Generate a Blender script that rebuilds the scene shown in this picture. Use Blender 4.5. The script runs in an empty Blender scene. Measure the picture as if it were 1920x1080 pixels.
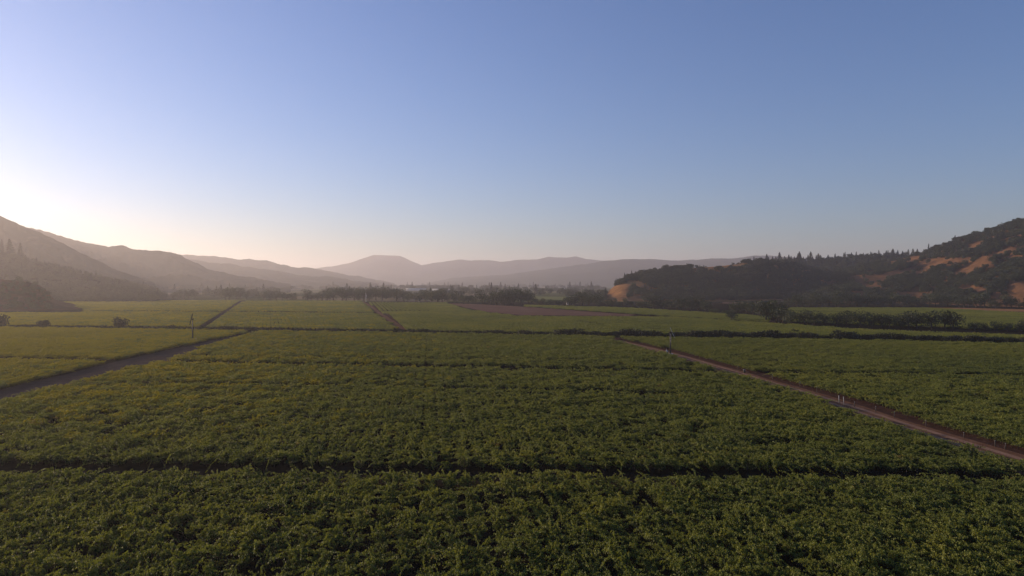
import bpy, math, random
import numpy as np
from mathutils import Vector, noise as mnoise

R = math.radians
SC = bpy.context.scene
COL = SC.collection

# ------------------------------------------------------------------ camera, sky, sun, exposure
CAM_H = 28.0
F = 1280.0            # focal length in pixels of the 1920 px wide photograph
HOR = 531.0           # row of the horizon
cam = bpy.data.cameras.new('camera')
cam.lens = 24.0
cam.sensor_width = 36.0
cam.clip_end = 60000
cam_o = bpy.data.objects.new('camera', cam)
COL.objects.link(cam_o)
cam_o.location = (0, 0, CAM_H)
cam_o.rotation_euler = (R(90) - math.atan((540 - HOR) / F), 0, 0)
SC.camera = cam_o

SUN_AZ, SUN_EL = -58.0, 12.0
world = bpy.data.worlds.new('World')
SC.world = world
world.use_nodes = True
wn = world.node_tree
sky = wn.nodes.new('ShaderNodeTexSky')
sky.sky_type = 'NISHITA'
sky.sun_disc = False
sky.sun_elevation = R(SUN_EL)
sky.sun_rotation = R(SUN_AZ)
sky.air_density = 1.2
sky.dust_density = 0.25
sky.ozone_density = 3.0
tint = wn.nodes.new('ShaderNodeMix')
tint.data_type = 'RGBA'
tint.blend_type = 'MULTIPLY'
tint.inputs[0].default_value = 1.0
tint.inputs[7].default_value = (0.82, 0.88, 1.24, 1)
wn.links.new(sky.outputs[0], tint.inputs[6])
wn.links.new(tint.outputs[2], wn.nodes['Background'].inputs[0])
wn.nodes['Background'].inputs[1].default_value = 0.105

sun = bpy.data.lights.new('sun', 'SUN')
sun.energy = 5.0
sun.angle = R(0.5)
sun.color = (1.0, 0.77, 0.55)
sun_o = bpy.data.objects.new('sun', sun)
COL.objects.link(sun_o)
sd = Vector((math.sin(R(SUN_AZ)) * math.cos(R(SUN_EL)), math.cos(R(SUN_AZ)) * math.cos(R(SUN_EL)), math.sin(R(SUN_EL))))
sun_o.rotation_euler = sd.to_track_quat('Z', 'Y').to_euler()
sun_o.location = sd * 500

SC.view_settings.view_transform = 'Standard'
SC.view_settings.look = 'None'
SC.view_settings.exposure = 0.2
SC.view_settings.gamma = 1.0

SC.cycles.volume_bounces = 1
rng = np.random.default_rng(7)
random.seed(7)

# ------------------------------------------------------------------ helpers
def U(x, y, z=0.0):
    """point of height z seen at pixel (x, y) of the photograph"""
    d = (CAM_H - z) * F / (y - HOR)
    return ((x - 960) / F * d, d, z)

def proj(X, Y, Z):
    return 960 + F * X / Y, HOR + F * (CAM_H - Z) / Y

def tag(o, label=None, cat=None, group=None, kind=None):
    if label: o['label'] = label
    if cat: o['category'] = cat
    if group: o['group'] = group
    if kind: o['kind'] = kind
    return o

def mesh_np(name, V, quads=None, tris=None, smooth=False):
    me = bpy.data.meshes.new(name)
    V = np.asarray(V, dtype=np.float32).reshape(-1, 3)
    faces, starts, n = [], [], 0
    if quads is not None and len(quads):
        q = np.asarray(quads, dtype=np.int32)
        faces.append(q.ravel()); starts.append(np.arange(len(q)) * 4); n = len(q) * 4
    if tris is not None and len(tris):
        t = np.asarray(tris, dtype=np.int32)
        faces.append(t.ravel()); starts.append(n + np.arange(len(t)) * 3)
    loops = np.concatenate(faces); st = np.concatenate(starts).astype(np.int32)
    me.vertices.add(len(V)); me.vertices.foreach_set('co', V.ravel())
    me.loops.add(len(loops)); me.loops.foreach_set('vertex_index', loops)
    me.polygons.add(len(st)); me.polygons.foreach_set('loop_start', st)
    if smooth:
        me.polygons.foreach_set('use_smooth', np.ones(len(st), dtype=bool))
    me.update(calc_edges=True)
    me.validate()
    return me

def link(name, me, mat, parent=None, link_=True):
    o = bpy.data.objects.new(name, me)
    if mat is not None and len(me.materials) == 0:
        me.materials.append(mat)
    if link_: COL.objects.link(o)
    if parent: o.parent = parent
    return o

def empty(name, loc, rz=0.0, s=1.0):
    o = bpy.data.objects.new(name, None)
    COL.objects.link(o)
    o.empty_display_size = 0.5
    o.location = loc
    o.rotation_euler = (0, 0, rz)
    o.scale = (s, s, s) if not isinstance(s, (tuple, list)) else s
    return o

class MB:
    """collects boxes and tubes for one mesh"""
    def __init__(s): s.V, s.Q, s.T = [], [], []
    def box(s, c, d, rot=0.0):
        n = len(s.V); x, y, z = c; a, b, h = d[0] / 2, d[1] / 2, d[2] / 2
        cr, sr = math.cos(rot), math.sin(rot)
        for dx, dy, dz in ((-a,-b,-h),(a,-b,-h),(a,b,-h),(-a,b,-h),(-a,-b,h),(a,-b,h),(a,b,h),(-a,b,h)):
            s.V.append((x + dx * cr - dy * sr, y + dx * sr + dy * cr, z + dz))
        for f in ((0,3,2,1),(4,5,6,7),(0,1,5,4),(1,2,6,5),(2,3,7,6),(3,0,4,7)):
            s.Q.append(tuple(n + i for i in f))
        return s
    def tube(s, pts, rads, k=8, caps=True):
        n = len(s.V); pts = [Vector(p) for p in pts]
        for i, p in enumerate(pts):
            d = (pts[min(i + 1, len(pts) - 1)] - pts[max(i - 1, 0)]).normalized()
            u = d.orthogonal().normalized() if abs(d.z) < 0.9 else Vector((1, 0, 0)).cross(d).normalized()
            v = d.cross(u)
            for j in range(k):
                a = 2 * math.pi * j / k
                q = p + (u * math.cos(a) + v * math.sin(a)) * rads[i]
                s.V.append(tuple(q))
        for i in range(len(pts) - 1):
            for j in range(k):
                a, b = n + i * k + j, n + i * k + (j + 1) % k
                s.Q.append((a, b, b + k, a + k))
        if caps:
            for base, fl in ((n, True), (n + (len(pts) - 1) * k, False)):
                s.V.append(tuple(pts[0] if fl else pts[-1])); c = len(s.V) - 1
                for j in range(k):
                    a, b = base + j, base + (j + 1) % k
                    s.T.append((c, b, a) if fl else (c, a, b))
        return s
    def face(s, vs):
        n = len(s.V); s.V += list(vs)
        (s.Q if len(vs) == 4 else s.T).append(tuple(range(n, n + len(vs))))
        return s
    def me(s, name='mesh', smooth=False): return mesh_np(name, s.V, s.Q, s.T, smooth)
    def build(s, name, mat, parent=None, smooth=False): return link(name, s.me(name, smooth), mat, parent)

# ------------------------------------------------------------------ materials
def new_mat(name):
    m = bpy.data.materials.new(name); m.use_nodes = True
    nt = m.node_tree
    for n in list(nt.nodes): nt.nodes.remove(n)
    out = nt.nodes.new('ShaderNodeOutputMaterial')
    return m, nt, out

def N(nt, t, **kw):
    n = nt.nodes.new(t)
    for k, v in kw.items(): setattr(n, k, v)
    return n

def ramp(nt, fac, stops):
    r = N(nt, 'ShaderNodeValToRGB')
    e = r.color_ramp.elements
    while len(e) < len(stops): e.new(0.5)
    for i, (p, c) in enumerate(stops):
        e[i].position = p; e[i].color = (*c, 1)
    nt.links.new(fac, r.inputs[0])
    return r.outputs[0]

def noise_tex(nt, scale, detail=4, rough=0.55, vec=None):
    t = N(nt, 'ShaderNodeTexNoise'); t.inputs['Scale'].default_value = scale
    t.inputs['Detail'].default_value = detail; t.inputs['Roughness'].default_value = rough
    if vec is None:
        vec = N(nt, 'ShaderNodeNewGeometry').outputs['Position']
    nt.links.new(vec, t.inputs['Vector'])
    return t.outputs['Fac']

def mix(nt, fac, a, b, blend='MIX'):
    m = N(nt, 'ShaderNodeMix'); m.data_type = 'RGBA'; m.blend_type = blend
    for s, v in ((0, fac), (6, a), (7, b)):
        if hasattr(v, 'links'): nt.links.new(v, m.inputs[s])
        elif isinstance(v, (int, float)): m.inputs[s].default_value = v
        else: m.inputs[s].default_value = (*v, 1)
    return m.outputs[2]

def leaf_mat(name, stops, accent=None, trans=0.35, big=0.02, small=0.9, acc_lo=0.70):
    """foliage: colour varies by plant, by patch of ground and by leaf"""
    m, nt, out = new_mat(name)
    oi = N(nt, 'ShaderNodeObjectInfo')
    n1 = noise_tex(nt, big, 5, 0.6)
    n2 = noise_tex(nt, small, 3, 0.7)
    a = N(nt, 'ShaderNodeMath', operation='MULTIPLY_ADD'); nt.links.new(oi.outputs['Random'], a.inputs[0]); a.inputs[1].default_value = 0.24
    nt.links.new(n1, a.inputs[2])
    b = N(nt, 'ShaderNodeMath', operation='MULTIPLY_ADD'); nt.links.new(n2, b.inputs[0]); b.inputs[1].default_value = 0.6
    nt.links.new(a.outputs[0], b.inputs[2])
    c = N(nt, 'ShaderNodeMapRange'); nt.links.new(b.outputs[0], c.inputs[0])
    c.inputs[1].default_value = 0.62; c.inputs[2].default_value = 1.38
    colr = ramp(nt, c.outputs[0], stops)
    if accent:
        n3 = noise_tex(nt, 0.28, 3, 0.6)
        mr = N(nt, 'ShaderNodeMapRange'); nt.links.new(n3, mr.inputs[0])
        mr.inputs[1].default_value = acc_lo; mr.inputs[2].default_value = acc_lo + 0.1
        mr.inputs[4].default_value = 0.75
        colr = mix(nt, mr.outputs[0], colr, accent)
    d = N(nt, 'ShaderNodeBsdfPrincipled'); nt.links.new(colr, d.inputs['Base Color'])
    d.inputs['Roughness'].default_value = 0.6
    d.inputs['Specular IOR Level'].default_value = 0.3
    t = N(nt, 'ShaderNodeBsdfTranslucent')
    tc = mix(nt, 1.0, colr, (1.25, 1.15, 0.45), 'MULTIPLY'); nt.links.new(tc, t.inputs[0])
    ms = N(nt, 'ShaderNodeMixShader'); ms.inputs[0].default_value = trans
    nt.links.new(d.outputs[0], ms.inputs[1]); nt.links.new(t.outputs[0], ms.inputs[2])
    nt.links.new(ms.outputs[0], out.inputs[0])
    return m

def rough_mat(name, stops, scale=0.3, detail=6, rough=0.9, bump=0.0, scale2=None, stops2=None, metal=0.0):
    m, nt, out = new_mat(name)
    n1 = noise_tex(nt, scale, detail, 0.6)
    colr = ramp(nt, n1, stops)
    if scale2:
        n2 = noise_tex(nt, scale2, 4, 0.65)
        colr = mix(nt, 1.0, colr, ramp(nt, n2, stops2), 'MULTIPLY')
    d = N(nt, 'ShaderNodeBsdfPrincipled'); nt.links.new(colr, d.inputs['Base Color'])
    d.inputs['Roughness'].default_value = rough
    d.inputs['Metallic'].default_value = metal
    d.inputs['Specular IOR Level'].default_value = 0.0 if rough > 0.88 else 0.2
    if bump:
        bn = N(nt, 'ShaderNodeBump'); bn.inputs['Strength'].default_value = bump; bn.inputs['Distance'].default_value = 0.3
        nt.links.new(noise_tex(nt, scale2 or scale, 5, 0.7), bn.inputs['Height'])
        nt.links.new(bn.outputs[0], d.inputs['Normal'])
    nt.links.new(d.outputs[0], out.inputs[0])
    return m

M = {}
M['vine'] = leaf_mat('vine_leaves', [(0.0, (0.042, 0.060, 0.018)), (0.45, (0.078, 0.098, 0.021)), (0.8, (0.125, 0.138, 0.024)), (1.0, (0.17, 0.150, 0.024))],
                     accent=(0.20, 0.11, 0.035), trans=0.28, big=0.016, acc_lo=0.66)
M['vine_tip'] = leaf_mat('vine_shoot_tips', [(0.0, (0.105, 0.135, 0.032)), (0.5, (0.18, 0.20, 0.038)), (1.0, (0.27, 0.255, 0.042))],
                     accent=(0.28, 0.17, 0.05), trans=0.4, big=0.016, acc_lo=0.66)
M['vine_y'] = leaf_mat('yellow_backlit_vine_leaves', [(0.0, (0.105, 0.105, 0.005)), (0.45, (0.165, 0.150, 0.006)), (1.0, (0.23, 0.185, 0.008))],  # yellow leaf colour, partly holding the warm backlight of the left fields
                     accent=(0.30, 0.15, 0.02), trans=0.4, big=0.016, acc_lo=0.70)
M['vine_y_tip'] = leaf_mat('yellow_backlit_shoot_tips', [(0.0, (0.19, 0.185, 0.008)), (0.5, (0.27, 0.245, 0.009)), (1.0, (0.35, 0.29, 0.010))],
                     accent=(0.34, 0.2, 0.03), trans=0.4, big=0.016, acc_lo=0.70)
M['oak'] = leaf_mat('oak_leaves', [(0.0, (0.020, 0.028, 0.014)), (0.5, (0.042, 0.054, 0.022)), (1.0, (0.085, 0.090, 0.032))], trans=0.2, big=0.01, small=0.25)
M['conifer'] = leaf_mat('conifer_needles', [(0.0, (0.012, 0.019, 0.010)), (0.5, (0.020, 0.030, 0.013)), (1.0, (0.050, 0.060, 0.024))], trans=0.1, big=0.01, small=0.25)
M['brush'] = leaf_mat('brush_leaves', [(0.0, (0.018, 0.022, 0.010)), (0.5, (0.034, 0.038, 0.016)), (1.0, (0.075, 0.062, 0.026))], trans=0.2, big=0.05, small=0.5)
M['bark'] = rough_mat('bark', [(0.3, (0.045, 0.034, 0.026)), (0.7, (0.09, 0.07, 0.055))], 3.0)
M['ground'] = None
M['dirt_road'] = rough_mat('dirt_road', [(0.25, (0.13, 0.066, 0.038)), (0.6, (0.20, 0.108, 0.064)), (0.85, (0.27, 0.16, 0.10))], 0.35, 6, 0.95, 0.3, 2.5, [(0.2, (0.75, 0.75, 0.75)), (0.8, (1, 1, 1))])
M['grey_road'] = rough_mat('grey_road', [(0.25, (0.04, 0.032, 0.031)), (0.6, (0.072, 0.056, 0.052)), (0.85, (0.12, 0.092, 0.080))], 0.3, 6, 0.95, 0.3, 2.0, [(0.2, (0.75, 0.75, 0.75)), (0.8, (1, 1, 1))])
M['red_soil'] = rough_mat('red_soil', [(0.25, (0.05, 0.030, 0.022)), (0.6, (0.095, 0.050, 0.036)), (0.85, (0.13, 0.080, 0.055))], 0.5, 6, 0.95, 0.3, 2.0, [(0.2, (0.7, 0.7, 0.7)), (0.8, (1, 1, 1))])
M['fallow'] = rough_mat('fallow_soil', [(0.25, (0.12, 0.068, 0.048)), (0.6, (0.155, 0.09, 0.064)), (0.85, (0.185, 0.115, 0.08))], 0.03, 6, 0.95)
M['dry_grass'] = rough_mat('dry_grass', [(0.25, (0.20, 0.10, 0.045)), (0.6, (0.30, 0.16, 0.065)), (0.85, (0.38, 0.22, 0.09))], 0.06, 6, 0.95)
M['turf'] = rough_mat('brush_turf', [(0.25, (0.016, 0.018, 0.007)), (0.6, (0.028, 0.027, 0.011)), (0.85, (0.05, 0.042, 0.018))], 0.2, 6, 0.95)
M['galv'] = rough_mat('galvanised_steel', [(0.3, (0.22, 0.22, 0.22)), (0.7, (0.34, 0.34, 0.34))], 2.0, 4, 0.5, metal=0.6)
M['dark_steel'] = rough_mat('dark_steel', [(0.3, (0.02, 0.018, 0.016)), (0.7, (0.035, 0.03, 0.028))], 2.0, 4, 0.8)
M['pale_paint'] = rough_mat('pale_paint', [(0.3, (0.50, 0.49, 0.46)), (0.7, (0.70, 0.69, 0.66))], 1.0, 4, 0.6)
M['post_wood'] = rough_mat('pale_post', [(0.3, (0.32, 0.30, 0.27)), (0.7, (0.5, 0.48, 0.44))], 5.0, 4, 0.8)
M['old_post'] = rough_mat('old_post', [(0.3, (0.07, 0.055, 0.045)), (0.7, (0.11, 0.095, 0.08))], 5.0, 4, 0.8)
M['wall'] = rough_mat('stucco_wall', [(0.3, (0.45, 0.42, 0.38)), (0.7, (0.62, 0.59, 0.54))], 0.6, 4, 0.85)
M['roof'] = rough_mat('sheet_roof', [(0.3, (0.36, 0.35, 0.34)), (0.7, (0.50, 0.49, 0.48))], 0.8, 4, 0.5)
M['window'] = rough_mat('window_glass', [(0.3, (0.03, 0.035, 0.04)), (0.7, (0.05, 0.055, 0.06))], 0.8, 2, 0.15)

# valley floor: dark soil near, a patchwork of far fields
m, nt, out = new_mat('valley_floor')
pos = N(nt, 'ShaderNodeNewGeometry').outputs['Position']
soil = ramp(nt, noise_tex(nt, 0.35, 6, 0.65), [(0.25, (0.012, 0.010, 0.007)), (0.6, (0.026, 0.020, 0.013)), (0.85, (0.045, 0.034, 0.021))])
vor = N(nt, 'ShaderNodeTexVoronoi'); vor.inputs['Scale'].default_value = 0.0032
mp = N(nt, 'ShaderNodeMapping'); mp.inputs['Scale'].default_value = (1.0, 0.45, 1.0); nt.links.new(pos, mp.inputs[0]); nt.links.new(mp.outputs[0], vor.inputs['Vector'])
sep = N(nt, 'ShaderNodeSeparateColor'); nt.links.new(vor.outputs['Color'], sep.inputs[0])
fields = ramp(nt, sep.outputs[0], [(0.0, (0.040, 0.050, 0.020)), (0.35, (0.075, 0.085, 0.026)), (0.6, (0.12, 0.12, 0.04)), (0.85, (0.19, 0.15, 0.085))])
fields = mix(nt, 1.0, fields, ramp(nt, noise_tex(nt, 0.02, 6, 0.6), [(0.2, (0.6, 0.6, 0.6)), (0.8, (1.1, 1.1, 1.1))]), 'MULTIPLY')
sx = N(nt, 'ShaderNodeSeparateXYZ'); nt.links.new(pos, sx.inputs[0])
mr = N(nt, 'ShaderNodeMapRange'); nt.links.new(sx.outputs[1], mr.inputs[0]); mr.inputs[1].default_value = 1010; mr.inputs[2].default_value = 1040
colr = mix(nt, mr.outputs[0], soil, fields)
d = N(nt, 'ShaderNodeBsdfPrincipled'); nt.links.new(colr, d.inputs['Base Color']); d.inputs['Roughness'].default_value = 0.95; d.inputs['Specular IOR Level'].default_value = 0.0
nt.links.new(d.outputs[0], out.inputs[0])
M['ground'] = m

def hill_mat(name, forest, grass, lo, hi, s1=0.004, s2=0.03):
    m, nt, out = new_mat(name)
    a = N(nt, 'ShaderNodeMath', operation='MULTIPLY_ADD'); nt.links.new(noise_tex(nt, s2, 6, 0.65), a.inputs[0]); a.inputs[1].default_value = 0.7
    nt.links.new(noise_tex(nt, s1, 5, 0.6), a.inputs[2])
    mr = N(nt, 'ShaderNodeMapRange'); nt.links.new(a.outputs[0], mr.inputs[0]); mr.inputs[1].default_value = lo; mr.inputs[2].default_value = hi
    c = mix(nt, mr.outputs[0], forest, grass)
    c = mix(nt, 1.0, c, ramp(nt, noise_tex(nt, 0.15, 4, 0.7), [(0.25, (0.6, 0.6, 0.6)), (0.75, (1.15, 1.15, 1.15))]), 'MULTIPLY')
    d = N(nt, 'ShaderNodeBsdfPrincipled'); nt.links.new(c, d.inputs['Base Color']); d.inputs['Roughness'].default_value = 0.95; d.inputs['Specular IOR Level'].default_value = 0.0
    nt.links.new(d.outputs[0], out.inputs[0])
    return m
M['hill_wood'] = hill_mat('wooded_hillside', (0.028, 0.034, 0.016), (0.11, 0.085, 0.045), 0.95, 1.15)
M['hill_grass'] = hill_mat('grassy_hillside', (0.085, 0.046, 0.028), (0.24, 0.12, 0.052), 0.6, 1.05, 0.012, 0.06)
M['hill_gold'] = hill_mat('golden_hillside', (0.13, 0.065, 0.034), (0.38, 0.19, 0.072), 0.6, 1.05, 0.012, 0.06)
M['hill_red'] = hill_mat('russet_hillside', (0.06, 0.035, 0.022), (0.13, 0.07, 0.042), 0.7, 1.0, 0.012, 0.06)

# ------------------------------------------------------------------ ground
def sheet(name, pts, z, mat, kind='structure', sub=14.0, wob=0.0, seed=0):
    """a closed outline laid on the valley floor, its edge broken up"""
    P = []
    n = len(pts)
    for i in range(n):
        a, b = pts[i], pts[(i + 1) % n]
        L = math.hypot(a[0] - b[0], a[1] - b[1]); k = max(1, int(L / sub))
        for j in range(k):
            t = j / k; x = a[0] + (b[0] - a[0]) * t; y = a[1] + (b[1] - a[1]) * t
            if wob:
                x += wob * mnoise.noise(Vector((x * 0.09, y * 0.09, seed)))
                y += wob * mnoise.noise(Vector((x * 0.09, y * 0.09, seed + 9)))
            P.append((x, y, z))
    import mathutils
    tri = mathutils.geometry.tessellate_polygon([[Vector(p) for p in P]])
    T = []
    for t in tri:
        a, b, c = (Vector(P[i]) for i in t)
        T.append(t if (b - a).cross(c - a).z > 0 else (t[0], t[2], t[1]))
    o = link(name, mesh_np(name, P, None, T), mat)
    tag(o, kind=kind)
    return o

g = MB().face([(-16000, -600, 0), (16000, -600, 0), (16000, 16000, 0), (-16000, 16000, 0)]).build('ground', M['ground'])
tag(g, kind='structure')

def LN(*pts):
    p = np.array(pts, float)
    def f(x):
        x = np.asarray(x, float)
        y = np.interp(x, p[:, 0], p[:, 1])
        s0 = (p[1, 1] - p[0, 1]) / (p[1, 0] - p[0, 0]); s1 = (p[-1, 1] - p[-2, 1]) / (p[-1, 0] - p[-2, 0])
        y = np.where(x < p[0, 0], p[0, 1] + s0 * (x - p[0, 0]), y)
        return np.where(x > p[-1, 0], p[-1, 1] + s1 * (x - p[-1, 0]), y)
    return f

def pl(lst, z=0.0): return [U(x, y, z)[:2] for x, y in lst]
def strip(name, upper, lower, z, mat, wob=1.2, seed=0):
    return sheet(name, pl(upper) + pl(lower[::-1]), z, mat, wob=wob, seed=seed)

strip('dirt_road', [(1135, 633), (1150, 634.5), (1270, 662), (1400, 699), (1560, 744), (1700, 788), (1920, 853), (2300, 965)],
      [(1135, 637), (1150, 639), (1270, 673), (1400, 714), (1560, 769), (1700, 820), (1920, 893), (2300, 1030)], 0.008, M['dirt_road'], 1.0, 1)
strip('road_shoulder', [(1135, 629), (1150, 630.5), (1270, 656), (1400, 690), (1560, 733), (1700, 775), (1920, 838), (2300, 948)],
      [(1135, 639), (1150, 641), (1270, 674), (1400, 714), (1560, 768), (1700, 818), (1920, 892), (2300, 1020)], 0.004, M['red_soil'], 1.6, 2)
strip('gravel_track', [(-500, 858), (0, 731), (205, 681), (460, 623), (480, 619)], [(-500, 930), (0, 785), (300, 692), (470, 633), (492, 626)], 0.004, M['grey_road'], 1.2, 3)
strip('farm_track', [(364, 611), (372, 605), (412, 585), (440, 570), (447, 564)], [(379, 613), (390, 605), (430, 585), (455, 570), (459, 564)], 0.004, M['grey_road'], 1.0, 4)
strip('vineyard_track', [(679, 566), (693, 575), (711, 590), (733, 605), (752, 619)], [(682, 565.5), (699, 575), (718, 589), (742, 604), (764, 619)], 0.008, M['dirt_road'], 1.0, 5)
strip('track_shoulder', [(675, 566), (687, 575), (705, 590), (728, 605), (747, 620)], [(686, 565.5), (706, 575), (730, 589), (754, 604), (780, 620)], 0.004, M['red_soil'], 1.5, 6)
def between(up, lo, f0, f1):
    xs_ = sorted(set([p[0] for p in up] + [p[0] for p in lo])); a = LN(*up); b = LN(*lo)
    ya, yb = a(xs_), b(xs_)
    return ([(x, ya[i] + (yb[i] - ya[i]) * f0) for i, x in enumerate(xs_)], [(x, ya[i] + (yb[i] - ya[i]) * f1) for i, x in enumerate(xs_)])
ru = [(1150, 634.5), (1270, 662), (1400, 699), (1560, 744), (1700, 788), (1920, 853), (2300, 965)]
rl = [(1150, 639), (1270, 672), (1400, 711), (1560, 764), (1700, 813), (1920, 884), (2300, 1010)]
M['rut'] = rough_mat('packed_dirt', [(0.25, (0.24, 0.135, 0.085)), (0.6, (0.33, 0.20, 0.13)), (0.85, (0.40, 0.26, 0.17))], 0.5, 6, 0.95, 0.2, 3.0, [(0.2, (0.7, 0.7, 0.7)), (0.8, (1, 1, 1))])
for f0, f1, q in ((0.20, 0.36, 11), (0.52, 0.68, 12)):
    a_, b_ = between(ru, rl, f0, f1)
    strip('wheel_track', a_, b_, 0.012, M['rut'], 0.35, q)
sheet('fallow_field', pl([(838, 568.3), (900, 570.5), (960, 574), (1060, 579.5), (1130, 584.5), (1195, 590), (1180, 592.5), (1100, 592), (980, 591), (915, 585), (870, 576)]), 0.004, M['fallow'], wob=2.0)
strip('brush_strip', [(-500, 604), (0, 608), (460, 613), (760, 618), (1150, 624.5), (1500, 627), (1920, 634), (2400, 643)],
      [(-500, 614), (0, 618), (460, 624), (760, 628), (1150, 633), (1500, 638), (1920, 646), (2400, 656)], 0.012, M['turf'], 2.0, 7)
sheet('dry_verge', pl([(1735, 576.4), (1800, 577), (1920, 580), (2200, 584), (2200, 590), (1920, 584.6), (1840, 582), (1800, 579.6), (1735, 577.6)]), 0.006, M['dry_grass'], wob=3.0)
sheet('dirt_bank', pl([(1432, 595), (1440, 596), (1450, 602), (1462, 606.5), (1440, 606.5), (1426, 604), (1380, 604), (1380, 602), (1424, 601)]), 0.010, M['red_soil'], wob=1.5)
sheet('dry_field', pl([(1355, 566.5), (1405, 566.5), (1405, 569), (1355, 569)]), 0.010, M['fallow'], wob=2.0)
sheet('pale_green_field', pl([(983, 555.5), (1062, 556.5), (1070, 562.5), (1000, 561)]), 0.010,
      rough_mat('pale_meadow', [(0.3, (0.13, 0.14, 0.045)), (0.7, (0.18, 0.18, 0.06))], 0.05), wob=4)

# ------------------------------------------------------------------ hills
def fbm(x, y, s, seed, octv=5):
    return mnoise.fractal(Vector((x * s, y * s, seed * 7.3)), 0.9, 2.1, octv)

HILLS = {}
def ridge(name, crest, front, back, mat, amp=0.10, fs=0.004, nx=160, nt_=34, seed=0, bump=0.0, bs=0.02, sharp=1.0):
    """crest = [(px, py, distance)] of the ridge line; the hill falls away in front of and behind it"""
    c = np.array(crest, float)
    xs = np.linspace(c[0, 0], c[-1, 0], nx)
    ys = np.interp(xs, c[:, 0], c[:, 1]); ds = np.interp(xs, c[:, 0], c[:, 2])
    k = np.array([1, 2, 3, 2, 1.0]); k /= k.sum()
    ds = np.convolve(np.pad(ds, 2, mode='edge'), k, 'valid')
    hs = CAM_H + (HOR - ys) / F * ds
    f_ = np.interp(xs, c[:, 0], [front] * len(c)) if np.isscalar(front) else np.interp(xs, [p[0] for p in front], [p[1] for p in front])
    ts = np.concatenate([np.linspace(-1, 0, nt_)[:-1], np.linspace(0, 1, nt_ // 2)])
    V = np.zeros((nx, len(ts), 3))
    for i in range(nx):
        px, d, h = xs[i], ds[i], hs[i]
        ux, uy = (px - 960) / F, 1.0
        L = math.hypot(ux, uy); 
        for j, t in enumerate(ts):
            D = d + (t * f_[i] if t < 0 else t * back)
            X, Y = ux * D, D
            w = abs(t)
            pr = (1 - w) ** sharp
            pr = pr * (1.0 - 0.35 * w) + 0.35 * w * (0.5 + 0.5 * math.cos(math.pi * w))
            n = fbm(X, Y, fs, seed)
            spur = math.sin(math.pi * min(1, w * 1.02)) if w < 0.98 else 0
            z = h * max(0.0, pr - amp * 2.2 * min(0.6, abs(n)) * spur * (0.35 + 0.65 * pr))
            if bump: z += bump * mnoise.noise(Vector((X * bs, Y * bs, seed))) * (1 if w < 0.9 else 0) + 0.45 * bump * mnoise.noise(Vector((X * bs * 4.3, Y * bs * 4.3, seed))) * (1 if w < 0.9 else 0)
            if w > 0.985: z = -3
            V[i, j] = (X, Y, z)
    m_ = len(ts)
    idx = np.arange(nx * m_).reshape(nx, m_)
    Q = np.stack([idx[:-1, :-1], idx[1:, :-1], idx[1:, 1:], idx[:-1, 1:]], -1).reshape(-1, 4)
    o = link(name, mesh_np(name, V.reshape(-1, 3), Q, None, True), mat)
    tag(o, kind='structure')
    HILLS[name] = (V, xs, ts)
    return o

# far ranges
ridge('far_mountain', [(500, 515, 9500), (560, 506, 9500), (620, 500, 9500), (655, 493, 9500), (680, 485, 9500), (700, 478, 9500), (725, 478.5, 9500), (752, 480, 9500), (768, 488, 9500), (790, 497, 9500), (830, 491, 9500),
    (860, 486.5, 9500), (880, 488, 9500), (915, 487.5, 9500), (940, 491, 9500), (970, 487.5, 9500), (1010, 486, 9500), (1030, 481, 9500), (1045, 482.5, 9500), (1062, 483.5, 9500), (1080, 480.5, 9500), (1100, 486, 9500), (1130, 488.5, 9500), (1200, 488, 9500), (1260, 492, 9500), (1400, 498, 9500)],
      2200, 1500, M['hill_wood'], 0.16, 0.0012, 360, 30, 1, 7, 0.006)
ridge('far_range', [(800, 530, 7000), (850, 521, 7000), (900, 518, 7000), (950, 515, 7000), (1000, 508, 7000), (1060, 500, 7000), (1110, 493, 7000), (1160, 486.5, 7000), (1190, 486, 7000), (1225, 485.5, 7000), (1260, 489, 7000), (1300, 487, 7000),
    (1340, 484.5, 7000), (1380, 484, 7000), (1410, 480, 7000), (1440, 479, 7000), (1520, 485, 7000), (1700, 495, 7000), (2100, 500, 7000)],
      1900, 1200, M['hill_wood'], 0.16, 0.0015, 360, 30, 2, 8, 0.007)
ridge('left_range_far', [(250, 470, 5600), (345, 478, 5600), (400, 480, 5600), (440, 485, 5600), (480, 487.5, 5600), (500, 488, 5600), (520, 494, 5600), (545, 500.5, 5600), (570, 501, 5600), (600, 505, 5600), (640, 513, 5600), (690, 522, 5600), (740, 531, 5600)],
      1400, 1000, M['hill_wood'], 0.16, 0.002, 150, 26, 3, 12, 0.01)
ridge('left_range_middle', [(250, 480, 4300), (360, 487, 4300), (400, 493, 4300), (440, 497, 4300), (480, 502, 4300), (520, 508, 4300), (560, 516, 4300), (620, 519, 4300), (670, 527, 4300), (710, 532, 4300)],
      1100, 900, M['hill_wood'], 0.16, 0.002, 150, 26, 4, 10, 0.012)
ridge('left_ridge_high', [(-500, 400, 3100), (-250, 405, 3100), (0, 418, 3100), (60, 428, 3100), (95, 437, 3100), (130, 448, 3100), (170, 457, 3100), (200, 462, 3100), (215, 463, 3100), (230, 461, 3100), (245, 466, 3100), (262, 467, 3100), (285, 471, 3100), (300, 470, 3100), (318, 472, 3100), (340, 480, 3100),
    (360, 490, 3100), (390, 503, 3100), (430, 515, 3100), (480, 521, 3100), (520, 529, 3100), (545, 533, 3100)], 1100, 900, M['hill_wood'], 0.30, 0.003, 420, 34, 5, 9, 0.012)
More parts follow.
